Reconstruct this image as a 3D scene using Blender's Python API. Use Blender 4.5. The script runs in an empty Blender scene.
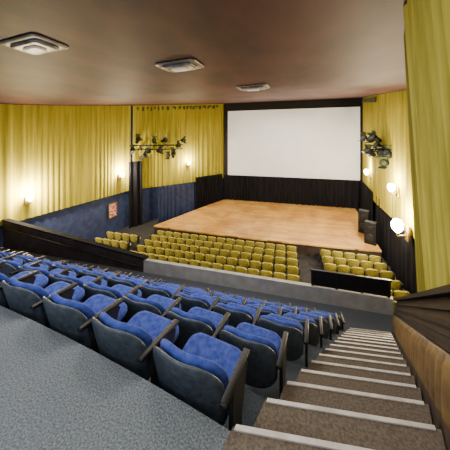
import bpy, bmesh, math, random
from mathutils import Vector, Matrix
random.seed(3)
CZ=6.9; A=math.radians(15); CA,SA=math.cos(A),math.sin(A)
col=bpy.context.scene.collection
def L(Y): return -.28+.349*(Y-1.2)
def R(Y): return 1.03+.345*(Y-1.78)
def ceil(Y):
    t=max(0,Y-7); return CZ+1.7+.145*t*t/(t+1.2) if t>0 else CZ+1.7
def ratio(X,Y):
    x=CA*X+SA*Y; y=-SA*X+CA*Y
    return x/y if y>0.05 else 99
def WL(y): return -13.1+.111*(y-7.6)
# ---------- materials
def mat(name,c,rough=.6,metal=0,c2=None,scale=5,emit=None,es=0,bump=0,spec=.5,stretch=None,detail=3,contrast=(.35,.65),sheen=0):
    m=bpy.data.materials.new(name); m.use_nodes=True
    nt=m.node_tree; b=nt.nodes['Principled BSDF']
    b.inputs['Roughness'].default_value=rough; b.inputs['Metallic'].default_value=metal
    b.inputs['Specular IOR Level'].default_value=spec
    if sheen: b.inputs['Sheen Weight'].default_value=sheen
    b.inputs['Base Color'].default_value=(*c,1)
    if c2 or bump:
        tc=nt.nodes.new('ShaderNodeTexCoord'); mp=nt.nodes.new('ShaderNodeMapping')
        if stretch: mp.inputs['Scale'].default_value=stretch
        n=nt.nodes.new('ShaderNodeTexNoise'); n.inputs['Scale'].default_value=scale; n.inputs['Detail'].default_value=detail
        nt.links.new(tc.outputs['Object'],mp.inputs[0]); nt.links.new(mp.outputs[0],n.inputs['Vector'])
        if c2:
            r=nt.nodes.new('ShaderNodeValToRGB')
            r.color_ramp.elements[0].position=contrast[0]; r.color_ramp.elements[1].position=contrast[1]
            r.color_ramp.elements[0].color=(*c,1); r.color_ramp.elements[1].color=(*c2,1)
            nt.links.new(n.outputs['Fac'],r.inputs[0]); nt.links.new(r.outputs[0],b.inputs['Base Color'])
        if bump:
            bp=nt.nodes.new('ShaderNodeBump'); bp.inputs['Strength'].default_value=bump; bp.inputs['Distance'].default_value=.02
            nt.links.new(n.outputs['Fac'],bp.inputs['Height']); nt.links.new(bp.outputs[0],b.inputs['Normal'])
    if emit:
        b.inputs['Emission Color'].default_value=(*emit,1); b.inputs['Emission Strength'].default_value=es
    return m
M_carpet=mat('grey_carpet',(.085,.102,.122),.95,c2=(.235,.27,.305),scale=100,bump=.4,detail=4)
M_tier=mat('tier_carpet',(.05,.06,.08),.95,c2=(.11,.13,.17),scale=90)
M_step=mat('step_carpet',(.095,.075,.058),.95,c2=(.175,.142,.11),scale=70,bump=.2,detail=4)
M_nose=mat('nosing_metal',(.62,.60,.56),.4,.2,c2=(.85,.83,.79),scale=9)
M_ceil=mat('ceiling_maroon_sheen',(.040,.012,.012),.6,c2=(.105,.034,.029),scale=1.1,detail=9,stretch=(1,.6,1),contrast=(.34,.68),bump=.25,spec=.35)  # maroon base; the mottling puts uneven ceiling reflections into the colour
M_cur=mat('yellow_drape',(.27,.23,.022),.9,c2=(.41,.36,.045),scale=2,stretch=(4,4,.15),spec=.15)
M_curR=mat('pale_yellow_drape',(.31,.285,.04),.9,c2=(.49,.46,.09),scale=2,stretch=(6,6,.15),spec=.15)
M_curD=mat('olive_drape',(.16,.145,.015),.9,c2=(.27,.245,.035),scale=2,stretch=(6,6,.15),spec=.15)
M_val=mat('dark_green_trim',(.05,.06,.015),.8)
M_wain=mat('navy_wainscot',(.022,.034,.098),.7,c2=(.038,.056,.15),scale=3,spec=.3)
M_black=mat('black_drape',(.004,.004,.006),.95,c2=(.012,.012,.016),scale=3,stretch=(6,6,.2),spec=.1)
M_blackp=mat('black_paint',(.008,.008,.010),.6,spec=.25)
M_screen=mat('projection_screen',(.66,.69,.71),.7,c2=(.74,.76,.77),scale=.8,emit=(.85,.9,1),es=.28)
M_grey=mat('light_grey_plaster',(.34,.34,.33),.75,c2=(.44,.44,.43),scale=4)
M_brown=mat('dark_brown_panel',(.036,.026,.024),.55,c2=(.058,.043,.039),scale=3,spec=.3)
M_leather=mat('brown_padded_vinyl',(.065,.036,.014),.5,c2=(.16,.10,.038),scale=6,bump=.4)
M_floor=mat('dark_floor',(.02,.02,.022),.8,c2=(.035,.034,.035),scale=4,spec=.2)
M_blue=mat('blue_upholstery',(.028,.055,.32),.85,c2=(.068,.115,.48),scale=22,spec=.25)
M_shell=mat('slate_back_shell',(.042,.058,.080),.45,c2=(.076,.10,.128),scale=24,bump=.15)
M_arm=mat('black_armrest',(.010,.010,.012),.45,spec=.3)
M_iron=mat('dark_iron',(.02,.02,.024),.5,.4)
M_yel=mat('mustard_upholstery',(.50,.43,.065),.85,c2=(.66,.585,.15),scale=12,spec=.2)
M_yels=mat('olive_back_shell',(.31,.27,.05),.6,c2=(.43,.38,.085),scale=9)
M_white=mat('aged_white_metal',(.20,.19,.18),.4,.4,c2=(.42,.40,.38),scale=6)
M_glow=mat('warm_lens',(.6,.57,.5),.4,emit=(1,.85,.65),es=.22)
M_bulb=mat('sconce_bulb',(1,.9,.7),.4,emit=(1,.86,.62),es=90)
M_brass=mat('brass',(.4,.28,.1),.35,.8)
M_red=mat('red_poster_print',(.5,.03,.03),.6,c2=(.8,.65,.5),scale=9,contrast=(.48,.52))
M_leaf=mat('green_gel_filter',(.025,.045,.012),.6,c2=(.015,.018,.012),scale=8)
def wood():
    m=bpy.data.materials.new('stage_boards'); m.use_nodes=True; nt=m.node_tree; b=nt.nodes['Principled BSDF']
    tc=nt.nodes.new('ShaderNodeTexCoord'); br=nt.nodes.new('ShaderNodeTexBrick')
    br.inputs['Scale'].default_value=1; br.inputs['Brick Width'].default_value=2.4; br.inputs['Row Height'].default_value=.16
    br.inputs['Mortar Size'].default_value=.006
    br.inputs['Color1'].default_value=(.50,.245,.055,1); br.inputs['Color2'].default_value=(.66,.38,.11,1); br.inputs['Mortar'].default_value=(.2,.09,.03,1)
    n=nt.nodes.new('ShaderNodeTexNoise'); n.inputs['Scale'].default_value=.9; n.inputs['Detail'].default_value=5
    mx=nt.nodes.new('ShaderNodeMixRGB'); mx.blend_type='OVERLAY'; mx.inputs[0].default_value=.9
    nt.links.new(tc.outputs['Object'],br.inputs['Vector']); nt.links.new(tc.outputs['Object'],n.inputs['Vector'])
    nt.links.new(br.outputs[0],mx.inputs[1]); nt.links.new(n.outputs['Fac'],mx.inputs[2]); nt.links.new(mx.outputs[0],b.inputs['Base Color'])
    b.inputs['Roughness'].default_value=.3
    return m
M_wood=wood()
# ---------- helpers
def new(name,me,parent=None,**kw):
    o=bpy.data.objects.new(name,me); col.objects.link(o)
    if parent: o.parent=parent
    for k,v in kw.items(): o[k]=v
    return o
def mesh(name,verts,faces,m,smooth=False):
    me=bpy.data.meshes.new(name); me.from_pydata([tuple(v) for v in verts],[],faces)
    bm=bmesh.new(); bm.from_mesh(me); bmesh.ops.recalc_face_normals(bm,faces=bm.faces); bm.to_mesh(me); bm.free()
    for p in me.polygons: p.use_smooth=smooth
    me.materials.append(m); return me
def join(name,parts,m,smooth=False):
    V=[];F=[]
    for v,f in parts:
        o=len(V); V+=list(v); F+=[tuple(i+o for i in q) for q in f]
    return mesh(name,V,F,m,smooth)
def boxd(c,s,rot=None):
    v=[Vector((sx*s[0]/2,sy*s[1]/2,sz*s[2]/2)) for sx in(-1,1) for sy in(-1,1) for sz in(-1,1)]
    if rot: v=[rot@p for p in v]
    v=[p+Vector(c) for p in v]
    return v,[(0,1,3,2),(4,6,7,5),(0,4,5,1),(2,3,7,6),(0,2,6,4),(1,5,7,3)]
def bevbox(name,c,s,m,bev=.01,seg=2,rot=None):
    v,f=boxd((0,0,0),s); bm=bmesh.new(); bv=[bm.verts.new(p) for p in v]
    for q in f: bm.faces.new([bv[i] for i in q])
    bmesh.ops.recalc_face_normals(bm,faces=bm.faces)
    bmesh.ops.bevel(bm,geom=list(bm.edges),offset=bev,segments=seg,affect='EDGES',profile=.6)
    if rot: bmesh.ops.transform(bm,matrix=rot.to_4x4(),verts=bm.verts)
    bmesh.ops.translate(bm,vec=Vector(c),verts=bm.verts)
    me=bpy.data.meshes.new(name); bm.to_mesh(me); bm.free(); me.materials.append(m)
    for p in me.polygons: p.use_smooth=True
    return me
def prism(pts,z0,z1):
    n=len(pts)
    a=z0 if isinstance(z0,(list,tuple)) else [z0]*n
    b=z1 if isinstance(z1,(list,tuple)) else [z1]*n
    v=[(p[0],p[1],a[i]) for i,p in enumerate(pts)]+[(p[0],p[1],b[i]) for i,p in enumerate(pts)]
    f=[tuple(range(n))[::-1],tuple(range(n,2*n))]+[(i,(i+1)%n,n+(i+1)%n,n+i) for i in range(n)]
    return v,f
def tube(p,q,r,n=10,r2=None):
    p=Vector(p);q=Vector(q);d=(q-p).normalized();u=d.orthogonal().normalized();w=d.cross(u); r2=r if r2 is None else r2
    v=[p+(u*math.cos(t)+w*math.sin(t))*r for t in [2*math.pi*i/n for i in range(n)]]+[q+(u*math.cos(t)+w*math.sin(t))*r2 for t in [2*math.pi*i/n for i in range(n)]]
    return v,[tuple(range(n))[::-1],tuple(range(n,2*n))]+[(i,(i+1)%n,n+(i+1)%n,n+i) for i in range(n)]
def lathe(prof,c,n=24,sx=1,sy=1):
    V=[];F=[]
    for r,z in prof:
        for i in range(n):
            t=2*math.pi*i/n; V.append((c[0]+r*math.cos(t)*sx,c[1]+r*math.sin(t)*sy,c[2]+z))
    for j in range(len(prof)-1):
        for i in range(n): F.append((j*n+i,j*n+(i+1)%n,(j+1)*n+(i+1)%n,(j+1)*n+i))
    F.append(tuple(range(n))[::-1]); F.append(tuple(range((len(prof)-1)*n,len(prof)*n)))
    return V,F
def slab(w,h,t,rt,rb,curve=0,bulge=0,T=None):
    pts=[]
    def arc(cx,cz,r,a0):
        for i in range(7):
            a=math.radians(a0+90*i/6); pts.append((cx+r*math.cos(a),cz+r*math.sin(a)))
    arc(w/2-rt,h-rt,rt,0); 
    for i in range(1,6): pts.append((w/2-rt-(w-2*rt)*i/6,h))
    arc(-w/2+rt,h-rt,rt,90); arc(-w/2+rb,rb,rb,180)
    for i in range(1,6): pts.append((-w/2+rb+(w-2*rb)*i/6,0))
    arc(w/2-rb,rb,rb,270)
    n=len(pts); c=(0,h/2); V=[];F=[]
    rings=[(.5,1,1),(.82,1,.7),(.95,.85,.2),(1,.35,0),(1,-.35,0),(.95,-.85,0),(.82,-1,0),(.5,-1,0)]
    for s,yy,bb in rings:
        for x,z in pts:
            X=x*s; Z=c[1]+(z-c[1])*s
            V.append((X,yy*t/2+bb*bulge+curve*(X/(w/2))**2,Z))
    for j in range(len(rings)-1):
        for i in range(n): F.append((j*n+i,j*n+(i+1)%n,(j+1)*n+(i+1)%n,(j+1)*n+i))
    V.append((0,t/2+bulge*1.1,h/2)); V.append((0,-t/2,h/2)); a=len(V)-2
    for i in range(n):
        F.append((i,(i+1)%n,a)); k=(len(rings)-1)*n; F.append((k+i,k+(i+1)%n,a+1))
    if T: V=[T@Vector(v) for v in V]
    return V,F
def pleat(path,zb,zt,wl,amp,step=None,rows=3,seed=1,lean=0):
    rnd=random.Random(seed); step=step or wl/8
    segs=[];tot=0
    for a,b in zip(path[:-1],path[1:]):
        l=math.dist(a,b); segs.append((a,b,tot,l)); tot+=l
    n=int(tot/step); V=[];ph=0
    for i in range(n+1):
        s=tot*i/n
        for a,b,t0,l in segs:
            if s<=t0+l+1e-6: break
        t=(s-t0)/l; x=a[0]+(b[0]-a[0])*t; y=a[1]+(b[1]-a[1])*t
        nx,ny=(b[1]-a[1])/l,-(b[0]-a[0])/l
        ph+=step/wl*2*math.pi*(1+.35*math.sin(s*1.7+seed)+rnd.uniform(-.1,.1))
        d=math.sin(ph); d=math.copysign(abs(d)**.8,d)*amp*(1+.3*math.sin(s*.9))
        for r in range(rows+1):
            f=r/rows; z0=zb(x,y);z1=zt(x,y); k=d*(1.0-.35*f)+lean*f
            V.append((x+nx*k,y+ny*k,z0+(z1-z0)*f))
    F=[(i*(rows+1)+r,(i+1)*(rows+1)+r,(i+1)*(rows+1)+r+1,i*(rows+1)+r+1) for i in range(n) for r in range(rows)]
    return V,F
S=dict(kind='structure')
# ---------- structure
v,f=prism([(-13.3,7.6),(3.2,7.6),(3.2,3),(5.6,3),(7.6,24.2),(-7,24.2),(-12.5,16.2)],-.15,0)
new('floor',mesh('floor',v,f,M_floor),**S)
PZ=5.33
def fz(k): return 4.71 if k==0 else (4.30 if k==1 else 4.9-.52*k)
def Yk(k): return 1.18 if k==0 else 1.10+.813*k
SL=.20
def row_y(k,x,base=None):
    y0=Yk(k); d=max(0,L(y0)-x); s=SL*max(0,1-k/6.0)
    return y0+s*3.2*(1-math.exp(-d/3.2))
def row_ang(k,x):
    d=max(0,L(Yk(k))-x); s=SL*max(0,1-k/6.0); return -math.atan(s*math.exp(-d/3.2))
NX=26; XW=-13.1
def frontier(k):
    xr=L(Yk(k)); pts=[]
    for i in range(NX+1):
        x=xr+(XW-xr)*(i/NX)**1.5; pts.append((x,row_y(k,x)))
    return pts
fr0=frontier(0)
pts=[(XW,-2.5),(R(1.1),-2.5),(R(1.18),1.18)]+fr0
new('floor_rear_walkway',join('floor',[prism(pts,4.1,PZ)],M_carpet),**S)
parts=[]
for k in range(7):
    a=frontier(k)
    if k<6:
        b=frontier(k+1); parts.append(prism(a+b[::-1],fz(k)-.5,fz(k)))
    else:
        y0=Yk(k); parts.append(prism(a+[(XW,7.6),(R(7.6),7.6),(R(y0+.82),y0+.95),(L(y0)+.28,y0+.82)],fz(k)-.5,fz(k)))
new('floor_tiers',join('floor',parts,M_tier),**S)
# staircase
st=new('staircase',None,label='steep carpeted aisle steps with pale metal nosings beside the blue seating',category='stairs')
st.location=(1.0,3,0)
SK=.12
def addstep(y0,y1,z,dep=.5):
    pts=[(L(y0)+.005,y0),(R(y0)-.02,y0+SK),(R(y1)-.02,y1+SK),(L(y1)+.005,y1)]
    v,f=prism(pts,z-dep,z); v=[(a-1.0,b-3,c) for a,b,c in v]
    s=new('step',mesh('step',v,f,M_step),st)
    n=.018
    pts=[(L(y1-n)+.02,y1-n),(R(y1-n)-.05,y1-n+SK),(R(y1)-.05,y1+.008+SK),(L(y1)+.02,y1+.008)]
    v,f=prism(pts,z-.012,z+.008); v=[(a-1.0,b-3,c) for a,b,c in v]
    new('nosing',mesh('nosing',v,f,M_nose),s,label='pale worn metal edge strip')
addstep(.72,1.20,PZ+.004,.3)
for i in range(14):
    y0=1.20+.3993*i; addstep(y0,y0+.3993,PZ-(PZ-1.78)/14*(i+1)+.002)
# walls
WT=.2
def wall(name,a,b,z0,z1,m,t=WT,inward=1):
    l=math.dist(a,b); nx,ny=(b[1]-a[1])/l*t*inward,-(b[0]-a[0])/l*t*inward
    n=max(1,int(l)); V=[];F=[]
    for i in range(n+1):
        s=i/n; x=a[0]+(b[0]-a[0])*s; y=a[1]+(b[1]-a[1])*s
        zt=z1(y) if callable(z1) else z1
        V+=[(x,y,z0),(x,y,zt),(x+nx,y+ny,z0),(x+nx,y+ny,zt)]
    for i in range(n):
        a_=4*i;b_=a_+4
        F+=[(a_,b_,b_+1,a_+1),(a_+2,a_+3,b_+3,b_+2),(a_+1,b_+1,b_+3,a_+3),(a_,a_+2,b_+2,b_)]
    F+=[(0,1,3,2),(4*n,4*n+2,4*n+3,4*n+1)]
    return new(name,mesh(name,V,F,m),**S)
wall('wall_left',(WL(-2.5),-2.5),(-12.2,15.7),0,ceil,M_wain,inward=-1)
wall('wall_left_splay',(-12.2,15.7),(-6.3,23.4),0,ceil,M_wain,inward=-1)
wall('wall_back_of_stage',(-7,23.5),(7.5,23.5),0,ceil,M_blackp,inward=-1)
wall('wall_right',(4.6,3.0),(5.75,16.5),0,ceil,M_wain,inward=1)
wall('wall_right_stage',(5.75,16.5),(7.1,23.6),0,ceil,M_wain,inward=1)
wall('wall_right_balcony',(R(-2.5)+.3,-2.5),(R(4.3)+.3,4.3),0,ceil,M_brown,inward=1,t=.12)
# ceiling
V=[];F=[];ys=[-2.5+.8*i for i in range(34)]
for y in ys: V+=[(-14.5,y,ceil(y)),(8.5,y,ceil(y)),(-14.5,y,ceil(y)+.2),(8.5,y,ceil(y)+.2)]
for i in range(33):
    a=4*i;b=a+4; F+=[(a,a+1,b+1,b),(a+2,b+2,b+3,a+3)]
new('ceiling',mesh('ceiling',V,F,M_ceil,True),**S)
# yellow wall drapes
zl=lambda x,y:CZ-4.05
zt=lambda x,y:ceil(y)-.02
v,f=pleat([(WL(-1)+.15,-1),(-12.05,15.6)],zl,zt,.38,.026,seed=2)
new('wall_drape',mesh('wall_drape',v,f,M_cur,True),label='long pleated mustard-yellow drapery hung above navy wainscot',category='curtain')
v,f=pleat([(-11.98,15.75),(-6.2,23.25)],zl,zt,.42,.032,seed=5)
new('wall_drape',mesh('wall_drape',v,f,M_cur,True),label='pleated mustard-yellow drapery beside the stage opening, dark trim on top',category='curtain')
v,f=pleat([(4.5,3.2),(5.6,16.4),(6.85,23.2)],zl,zt,.42,.04,seed=8)
new('wall_drape',mesh('wall_drape',v,f,M_cur,True),label='pleated mustard-yellow drapery between stage and balcony steps',category='curtain')
# stair rails
def fl(y): return PZ-(PZ-1.78)*(y-1.2)/5.59
def hh(y): return 1.0
def railtop(y): return fl(y)+hh(y)
v,f=pleat([(R(-.5)+.19,-.5),(R(3.4)+.17,3.4)],lambda x,y:railtop(y)-.3,zt,.34,.05,rows=6,seed=3,lean=-.25)
new('tall_curtain',mesh('tall_curtain',v,f,M_curR,True),label='tall pale yellow floor-to-ceiling curtain behind the stair balustrade',category='curtain')
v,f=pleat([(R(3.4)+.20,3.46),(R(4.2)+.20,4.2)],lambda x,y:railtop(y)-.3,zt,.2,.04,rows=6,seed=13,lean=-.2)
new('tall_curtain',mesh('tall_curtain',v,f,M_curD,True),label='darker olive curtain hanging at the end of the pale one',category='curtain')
for path,sd in (([(-11.8,16.0),(-6.75,22.5)],1),([(5.5,16.2),(6.6,22.5)],2)):
    V=[];F=[]; a,b=path; l=math.dist(a,b); n=int(l/.1)
    for i in range(n+1):
        s=i/n; x=a[0]+(b[0]-a[0])*s;y=a[1]+(b[1]-a[1])*s; d=.15+.22*abs(math.sin(i*math.pi/8))
        V+=[(x,y,ceil(y)-.15),(x,y,ceil(y)-.15-d)]
    for i in range(n): F.append((2*i,2*i+2,2*i+3,2*i+1))
    new('scalloped_valance',mesh('scalloped_valance',V,F,M_val),label='dark green scalloped trim along the top of the yellow drapery',category='valance')
# parapet front
v,f=prism([(-5.3,7.6),(R(7.6),7.6),(R(7.75),7.75),(-5.3,7.75)],0,CZ-4.65)
new('wall_front_parapet',mesh('wall_front',v,f,M_grey),**S)
bs=new('sloped_balustrade',None,label='dark brown panelled balustrade rising toward the side wall',category='railing'); bs.location=(-8.7,7.68,0)
def o2(vf,o): return [(a-o[0],b-o[1],c-o[2]) for a,b,c in [tuple(p) for p in vf[0]]],vf[1]
BT=(3.08,2.30); BX=-13.0
v,f=o2(prism([(BX,7.6),(-5.31,7.6),(-5.31,7.75),(BX,7.75)],0,[BT[0],BT[1],BT[1],BT[0]]),(-8.7,7.68,0))
new('panel',mesh('panel',v,f,M_brown),bs)
v,f=o2(prism([(BX,7.56),(-5.2,7.56),(-5.2,7.79),(BX,7.79)],[BT[0],BT[1]-.01,BT[1]-.01,BT[0]],[BT[0]+.05,BT[1]+.04,BT[1]+.04,BT[0]+.05]),(-8.7,7.68,0))
new('cap_rail',mesh('cap',v,f,M_black),bs)
v,f=o2(tube((BX,7.5,BT[0]-.28),(-5.3,7.5,BT[1]-.28),.03),(-8.7,7.68,0))
new('handrail',mesh('rail',v,f,M_blackp,True),bs)
g=new('black_guard_panel',None,label='black guard panel with top rail fixed on the grey balcony parapet',category='railing'); g.location=(1.9,7.68,2.25)
new('panel',bevbox('panel',(0,0,.24),(2.2,.05,.44),M_blackp,.008),g)
new('rail',bevbox('rail',(0,0,.49),(2.24,.09,.05),M_arm,.012),g)
for i in range(4): new('post',bevbox('post',(-1.05+.7*i,0,.24),(.05,.08,.47),M_arm,.008),g)
sb=new('stair_balustrade',None,label='sloping dark rails over brown padded panel along carpeted steps',category='railing'); sb.location=(R(3),3,0)
O=(R(3),3,0)
def strip(y0,y1,a,b,d0,d1):
    fa=a if callable(a) else (lambda y:a); fb=b if callable(b) else (lambda y:b)
    return o2(prism([(R(y0)+d0,y0),(R(y0)+d1,y0),(R(y1)+d1,y1),(R(y1)+d0,y1)],[fl(y0)+fa(y0)]*2+[fl(y1)+fa(y1)]*2,[fl(y0)+fb(y0)]*2+[fl(y1)+fb(y1)]*2),O)
V=[];n=228;y0=-.3;y1=7.3
F=[]
for i in range(n+1):
    y=y0+(y1-y0)*i/n; bul=.04*abs(math.sin(i*math.pi/6))
    for zz,dd in ((.06,0),(.12,-bul),(.28,-bul*1.15),(.46,-bul),(.53,0),(.53,.06),(.06,.06)):
        V.append((R(y)-.0+dd-O[0],y-3,fl(y)+zz))
for i in range(n):
    for j in range(7): F.append((i*7+j,i*7+(j+1)%7,(i+1)*7+(j+1)%7,(i+1)*7+j))
new('padded_panel',mesh('padded_panel',V,F,M_leather,True),sb,label='brown vertically ribbed padded vinyl panel')
v,f=strip(y0,y1,-.5,.06,0,.06); new('stringer',mesh('stringer',v,f,M_brown),sb)
v,f=strip(y0,y1,-.4,.97,.061,.09); new('backing_panel',mesh('backing',v,f,M_brown),sb)
for q in (.62,.74,.86): 
    v,f=strip(y0,y1,q-.02,q+.02,.02,.06); new('rail',mesh('rail',v,f,M_iron),sb)
v,f=strip(y0,y1,.95,1.0,-.02,.09); new('handrail',mesh('handrail',v,f,M_blackp),sb)
v,f=prism([(R(.5)+.01,.5),(R(.5)+.09,.5),(R(7.6)+.09,7.6),(R(7.6)+.01,7.6)],0,[fl(.5)-.5,fl(.5)-.5,fl(7.6)-.5,fl(7.6)-.5])
new('wall_stair_side',mesh('wall_stair_side',v,f,M_grey),**S)
# ---------- stage
sg=new('stage',None,label='raised stage with worn honey-coloured wooden boards below the screen',category='stage'); sg.location=(-1,18,0)
front=[(-9.2+14.4*i/16,14.15+.25*((i-8)/8)**2) for i in range(17)]
top=front+[(5.45,17),(6.15,22.9),(-6.1,22.9),(-7.6,19)]
v,f=o2(prism(top,.62,.7),(-1,18,0)); new('stage_floor',mesh('stage_floor',v,f,M_wood),sg)
inn=[(x*1.0,y+.06) for x,y in front]+[(5.4,17),(6.05,22.8),(-6.0,22.8),(-7.5,19)]
v,f=o2(prism(inn,0.0,.62),(-1,18,0)); new('stage_front',mesh('stage_front',v,f,M_brown),sg)
# screen
X0,X1,Z0,Z1=-5.84,6.57,CZ-3.67,CZ+3.03
sc=new('cinema_screen',None,label='large white projection screen with black masking frame above the stage',category='screen'); sc.location=(.36,23.0,.7)
new('screen_surface',join('s',[o2(boxd(((X0+X1)/2,22.98,(Z0+Z1)/2),(X1-X0,.04,Z1-Z0)),(.36,23,.7))],M_screen),sc)
fr=[boxd(((X0+X1)/2,23,Z1+.4),(X1-X0+.8,.12,.8)),boxd(((X0+X1)/2,23,Z0-.1),(X1-X0+.8,.12,.2)),boxd((X0-.2,23,(Z0+Z1)/2),(.4,.12,Z1-Z0)),boxd((X1+.2,23,(Z0+Z1)/2),(.4,.12,Z1-Z0))]
new('masking_frame',join('m',[o2(p,(.36,23,.7)) for p in fr],M_blackp),sc)
for x in (-5,0,5.8): new('support_post',join('p',[o2(boxd((x,23,1.8),(.1,.1,2.6)),(.36,23,.7))],M_blackp),sc)
def drape(path,z0,z1,lab,seed,m=M_black,wl=.4,amp=.07):
    v,f=pleat(path,lambda x,y:z0,lambda x,y:z1,wl,amp,seed=seed); return new('black_stage_curtain' if m is M_black else 'navy_stage_curtain',mesh('c',v,f,m,True),label=lab,category='curtain')
drape([(-6.2,22.7),(6.3,22.7)],.71,Z0+.02,'low pleated black curtain under the projection screen',4)
drape([(-8.1,19.6),(-6.3,22.6)],.0,3.4,'pleated black wing curtain at the stage edge under the yellow drapery',6)
drape([(-10.2,16.6),(-8.2,19.4)],.0,3.0,'pleated navy wing curtain closing off the stage wing',7,m=M_wain)
drape([(5.65,17.2),(6.45,22.4)],.71,3.4,'pleated black wing curtain beside the stage along the side wall',9)
drape([(5.42,13.4),(5.62,16.4)],.0,3.3,'black drape hanging low beside the stage steps',10,amp=.04)
drape([(4.98,8.4),(5.38,13.3)],.0,2.86,'black drape hanging along the side wall beside yellow seats',12,amp=.04)
drape([(-11.8,15.0),(-11.3,16.0)],0,5.2,'tall narrow black drape standing in for a dark opening by the yellow drapery',11)  # drape shape stands in for the dark opening at this corner
def speaker(x,y,z,rot,h=1.5):
    e=new('loudspeaker',None,label='black floor-standing loudspeaker cabinet at the stage edge',category='speaker',group='stage loudspeakers')
    e.location=(x,y,z); e.rotation_euler=(0,0,rot)
    new('cabinet',bevbox('cab',(0,0,h/2),(.6,.45,h),M_blackp,.02),e)
    for zz,r in ((h*.32,.22),(h*.75,.12)):
        v,f=lathe([(r,0),(r*.95,.03),(r*.6,.01),(r*.2,.02)],(0,0,0)); v=[(a,-.23-c,b+zz) for a,b,c in v]
        new('driver',mesh('d',v,f,M_iron,True),e)
speaker(4.95,15.3,.7,-.5,1.3); speaker(5.1,17.0,.7,-.5,1.5)
p=new('framed_poster',None,label='small red and cream framed poster below a wall sconce',category='poster'); p.location=(WL(14.0)+.03,14.0,1.7)
new('frame',join('f',[boxd((0,0,.5),(.04,.9,.06)),boxd((0,0,-.5),(.04,.9,.06)),boxd((0,.42,0),(.04,.06,1.0)),boxd((0,-.42,0),(.04,.06,1.0))],M_brass),p)
new('print',join('f',[boxd((0,0,0),(.02,.8,.96))],M_red),p)
# ---------- sconces
def light(name,typ,loc,e,c=(1,.8,.55),size=.1,parent=None,rot=None):
    l=bpy.data.lights.new(name,typ); l.energy=e; l.color=c
    if typ=='AREA': l.size=size
    else: l.shadow_soft_size=size
    o=bpy.data.objects.new(name,l); col.objects.link(o); o.location=loc
    if rot: o.rotation_euler=rot
    return o
def sconce(x,y,z,nx,ny,e=60,s=1.0):
    r=new('wall_sconce',None,label='glowing warm wall sconce against yellow drapery',category='wall lamp',group='wall sconces'); r.location=(x,y,z)
    r.rotation_euler=(0,0,math.atan2(-nx,ny)); r.scale=(s,s,s)
    new('backplate',bevbox('bp',(0,.03,0),(.22,.05,.4),M_brass,.015),r)
    new('arm',join('a',[tube((0,.04,-.05),(0,.24,-.1),.02),tube((0,.24,-.1),(0,.24,0),.02)],M_brass,True),r)
    v,f=lathe([(.05,0),(.12,.1),(.13,.22),(.09,.3),(.02,.32)],(0,.24,0)); new('lamp_shade',mesh('ls',v,f,M_bulb,True),r)
    light('sconce_light','POINT',(x+nx*.42,y+ny*.42,z+.45*s),e,c=(1,.83,.56),size=.12)
sconce(WL(8.5)+.22,8.5,3.8,1,0,1500,1.0); sconce(WL(14.4)+.22,14.4,4.1,1,0,1200,1.1)
sconce(-8.9,19.6,4.6,.79,-.61,600,.9)
sconce(5.95,18.3,4.4,-1,.1,850,1.2)
sconce(5.25,12.6,4.4,-1,.1,750,1.2); sconce(5.05,11.2,2.95,-1,.1,1200,1.7)
# ---------- ceiling lights
def ceiling_light(x,y,e,rot=0):
    z=ceil(y)
    r=new('ceiling_light',None,label='silvery flush ceiling light with stepped rectangular housing and small lens',category='ceiling light',group='ceiling lights'); r.location=(x,y,z); r.rotation_euler=(0,0,rot)
    def fs(w,h,t,zz,rr=.09): return slab(w,h,t,rr,rr,0,0,Matrix.Translation((0,h/2,zz))@Matrix.Rotation(math.radians(90),4,'X'))
    new('housing',join('h',[fs(1.0,.60,.04,-.02,.1),fs(.74,.42,.05,-.06,.08)],M_white,True),r)
    new('lens',join('l',[fs(.40,.22,.04,-.10,.08)],M_glow,True),r)
    light('ceiling_lamp','AREA',(x,y,z-.25),e,(1,.92,.8),1.0)
def c2t(px,y): x=(px-225)/225*y; return CA*x-SA*y,SA*x+CA*y
for px,y,e in ((35,4.0,110),(180,5.1,115),(253,7.2,95)):
    X,Y=c2t(px,y); ceiling_light(X,Y,e,-.1)
# ---------- light rigs
def rig(loc,rot,w,n,lab):
    r=new('stage_light_rig',None,label=lab,category='stage lights'); r.location=loc; r.rotation_euler=(0,0,rot)
    new('pipe',join('p',[tube((-w/2,0,0),(w/2,0,0),.05),tube((-w/2,0,.35),(w/2,0,.35),.05)]+[tube((-w/2+w*i/8,0,0),(-w/2+w*(i+.5)/8,0,.35),.025) for i in range(8)]+[tube((-w*.3,0,.1),(-w*.3,.6,.1),.05),tube((w*.3,0,.1),(w*.3,.6,.1),.05)],M_blackp,True),r)
    for i in range(n):
        x=-w/2+w*(i+.3)/(n-.4); up=random.choice([-.45,0,.4,.85])
        T=Matrix.Translation((x,-.1,-.1+up))@Matrix.Rotation(random.uniform(-.9,.9),4,'Z')@Matrix.Rotation(math.radians(random.uniform(40,85)),4,'X')
        pr=[(.08,-.28),(.13,-.22),(.15,.1),(.2,.12),(.2,.26),(.16,.25)]
        v,f=lathe(pr,(0,0,0),12); v=[T@Vector(q) for q in v]
        s=new('spotlight',mesh('s',v,f,M_blackp,True),r)
        lv,lf=lathe([(.15,.26),(.04,.28)],(0,0,0),12)
        new('lens',mesh('l',[tuple(T@Vector(q)) for q in lv],lf,M_leaf),s)
        for sg_ in (1,-1):
            new('barn_door',join('b',[boxd(T@Vector((0,.26*sg_,.34)),(.38,.02,.24),(T@Matrix.Rotation(-.5*sg_,4,'X')).to_3x3())],M_leaf),s)
rig((-10.35,16.9,6.1),.92,4.6,11,'black pipe rig with cluster of dark theatre spotlights on drapery wall')
rig((5.25,15.0,6.2),-1.45,2.8,9,'short black pipe rig with dark theatre spotlights beside the stage')
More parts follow.
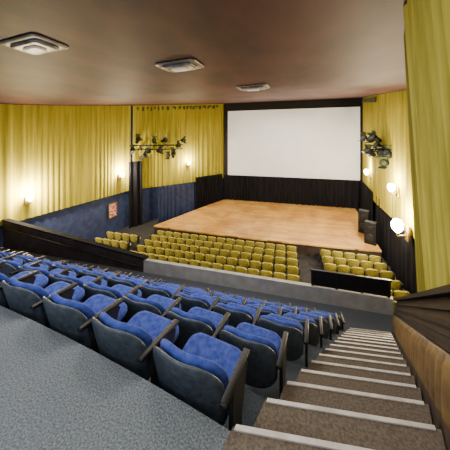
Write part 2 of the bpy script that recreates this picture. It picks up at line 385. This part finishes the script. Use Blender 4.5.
# ---------- seats
def seatset(mf,ms,tag):
    tilt=Matrix.Rotation(math.radians(13),4,'X')
    T=Matrix.Translation((0,.085,.38))@tilt
    back=join(tag+'backrest',[slab(.54,.435,.05,.18,.05,.08,.015,T)],mf,True)
    T=Matrix.Translation((0,.04,.30))@tilt
    sh=join(tag+'back_shell',[slab(.56,.53,.032,.19,.15,.075,0,T)],ms,True)
    T=Matrix.Translation((0,.10,.385))@Matrix.Rotation(math.radians(-84),4,'X')
    cu=join(tag+'seat',[slab(.52,.44,.09,.10,.05,0,-.0,T)],mf,True)
    ar=bevbox(tag+'armrest',(0,.14,.665),(.05,.42,.03),M_arm,.012,2,Matrix.Rotation(math.radians(-4),3,'X'))
    prof=[(-.02,0),(.34,0),(.34,.03),(.22,.06),(.20,.35),(.32,.61),(.28,.65),(.06,.63),(.05,.3),(-.0,.06)]
    n=len(prof); V=[(-.015,a,b) for a,b in prof]+[(.015,a,b) for a,b in prof]
    F=[tuple(range(n)),tuple(range(n,2*n))[::-1]]+[(i,(i+1)%n,n+(i+1)%n,n+i) for i in range(n)]
    lg=mesh(tag+'leg',V,F,M_iron)
    return back,sh,cu,ar,lg
BS=seatset(M_blue,M_shell,'blue_'); YS=seatset(M_yel,M_yels,'yel_')
def seat(P,loc,lab,grp,pitch,rightarm=False,rot=0,sc=1):
    e=new('theater_seat',None,label=lab,category='chair',group=grp); e.location=loc; e.rotation_euler=(0,0,rot); e.scale=(sc,sc,sc)
    new('backrest',P[0],e); new('back_shell',P[1],e); new('seat',P[2],e)
    for x in ([-pitch/2,pitch/2] if rightarm else [-pitch/2]):
        new('armrest',P[3],e).location=(x,0,0); new('leg',P[4],e).location=(x,0,0)
PT=.63
nb=0
for k in range(7):
    x=L(Yk(k))-PT/2-.01-(.03 if k==0 else 0); i=0
    while x>-12.6:
        y=row_y(k,x)+.10; a=row_ang(k,x)
        if ratio(x,y)<-1.12: break
        lab='blue upholstered theatre seat with slate back shell in a tiered row' if i else 'blue upholstered aisle seat with black armrests beside the carpeted steps'
        seat(BS,(x,y,fz(k)),lab,'blue balcony seats',PT,i==0,a); x-=PT*math.cos(a); i+=1; nb+=1
print('blue',nb)
ny=0
def yrow(x0,x1,y,lab,grp):
    global ny
    x=x0;first=True
    while x>x1:
        seat(YS,(x,y,0),lab,grp,.62,first,0,.97); x-=.62*.97+.005; first=False; ny+=1
for r in range(6): yrow(.35,-8.2,9.95+.72*r,'mustard-yellow upholstered stalls seat in the wide block','yellow stalls seats')
for r in range(6): yrow(4.6,1.9,9.95+.72*r,'mustard-yellow upholstered stalls seat in the narrow block by the wall','yellow stalls side seats')
for r in range(3): yrow(-9.5,-11.6,10.6+.95*r,'mustard-yellow stalls seat near the side wall','yellow stalls wall seats')
print('yellow',ny)
# ---------- lights / world
light('balcony_fill','AREA',(-3,-1.2,CZ+1.5),185,(.93,.95,1),3,rot=(math.radians(25),0,0))
light('stair_fill','AREA',(.2,.2,CZ+1.5),65,(1,.94,.85),1)
light('hall_fill','AREA',(-5,11.5,ceil(11.5)-.3),180,(1,.9,.75),3)  # added area light for ambient fill over the stalls, no fixture
light('hall_fill','AREA',(1.5,12.5,ceil(12.5)-.3),190,(1,.9,.75),3)  # second added stalls fill, likewise without a fixture
light('stage_lamp','AREA',(.2,18.0,ceil(18)-.4),600,(1,.9,.76),5)
w=bpy.data.worlds.new('World'); bpy.context.scene.world=w; w.use_nodes=True
w.node_tree.nodes['Background'].inputs[0].default_value=(.8,.85,1,1); w.node_tree.nodes['Background'].inputs[1].default_value=.28
cam=bpy.data.cameras.new('camera'); co=bpy.data.objects.new('camera',cam); col.objects.link(co)
co.location=(0,0,CZ); co.rotation_euler=(math.pi/2,0,A); cam.sensor_width=36; cam.lens=18; cam.shift_y=-85/450; cam.clip_start=.02
bpy.context.scene.camera=co
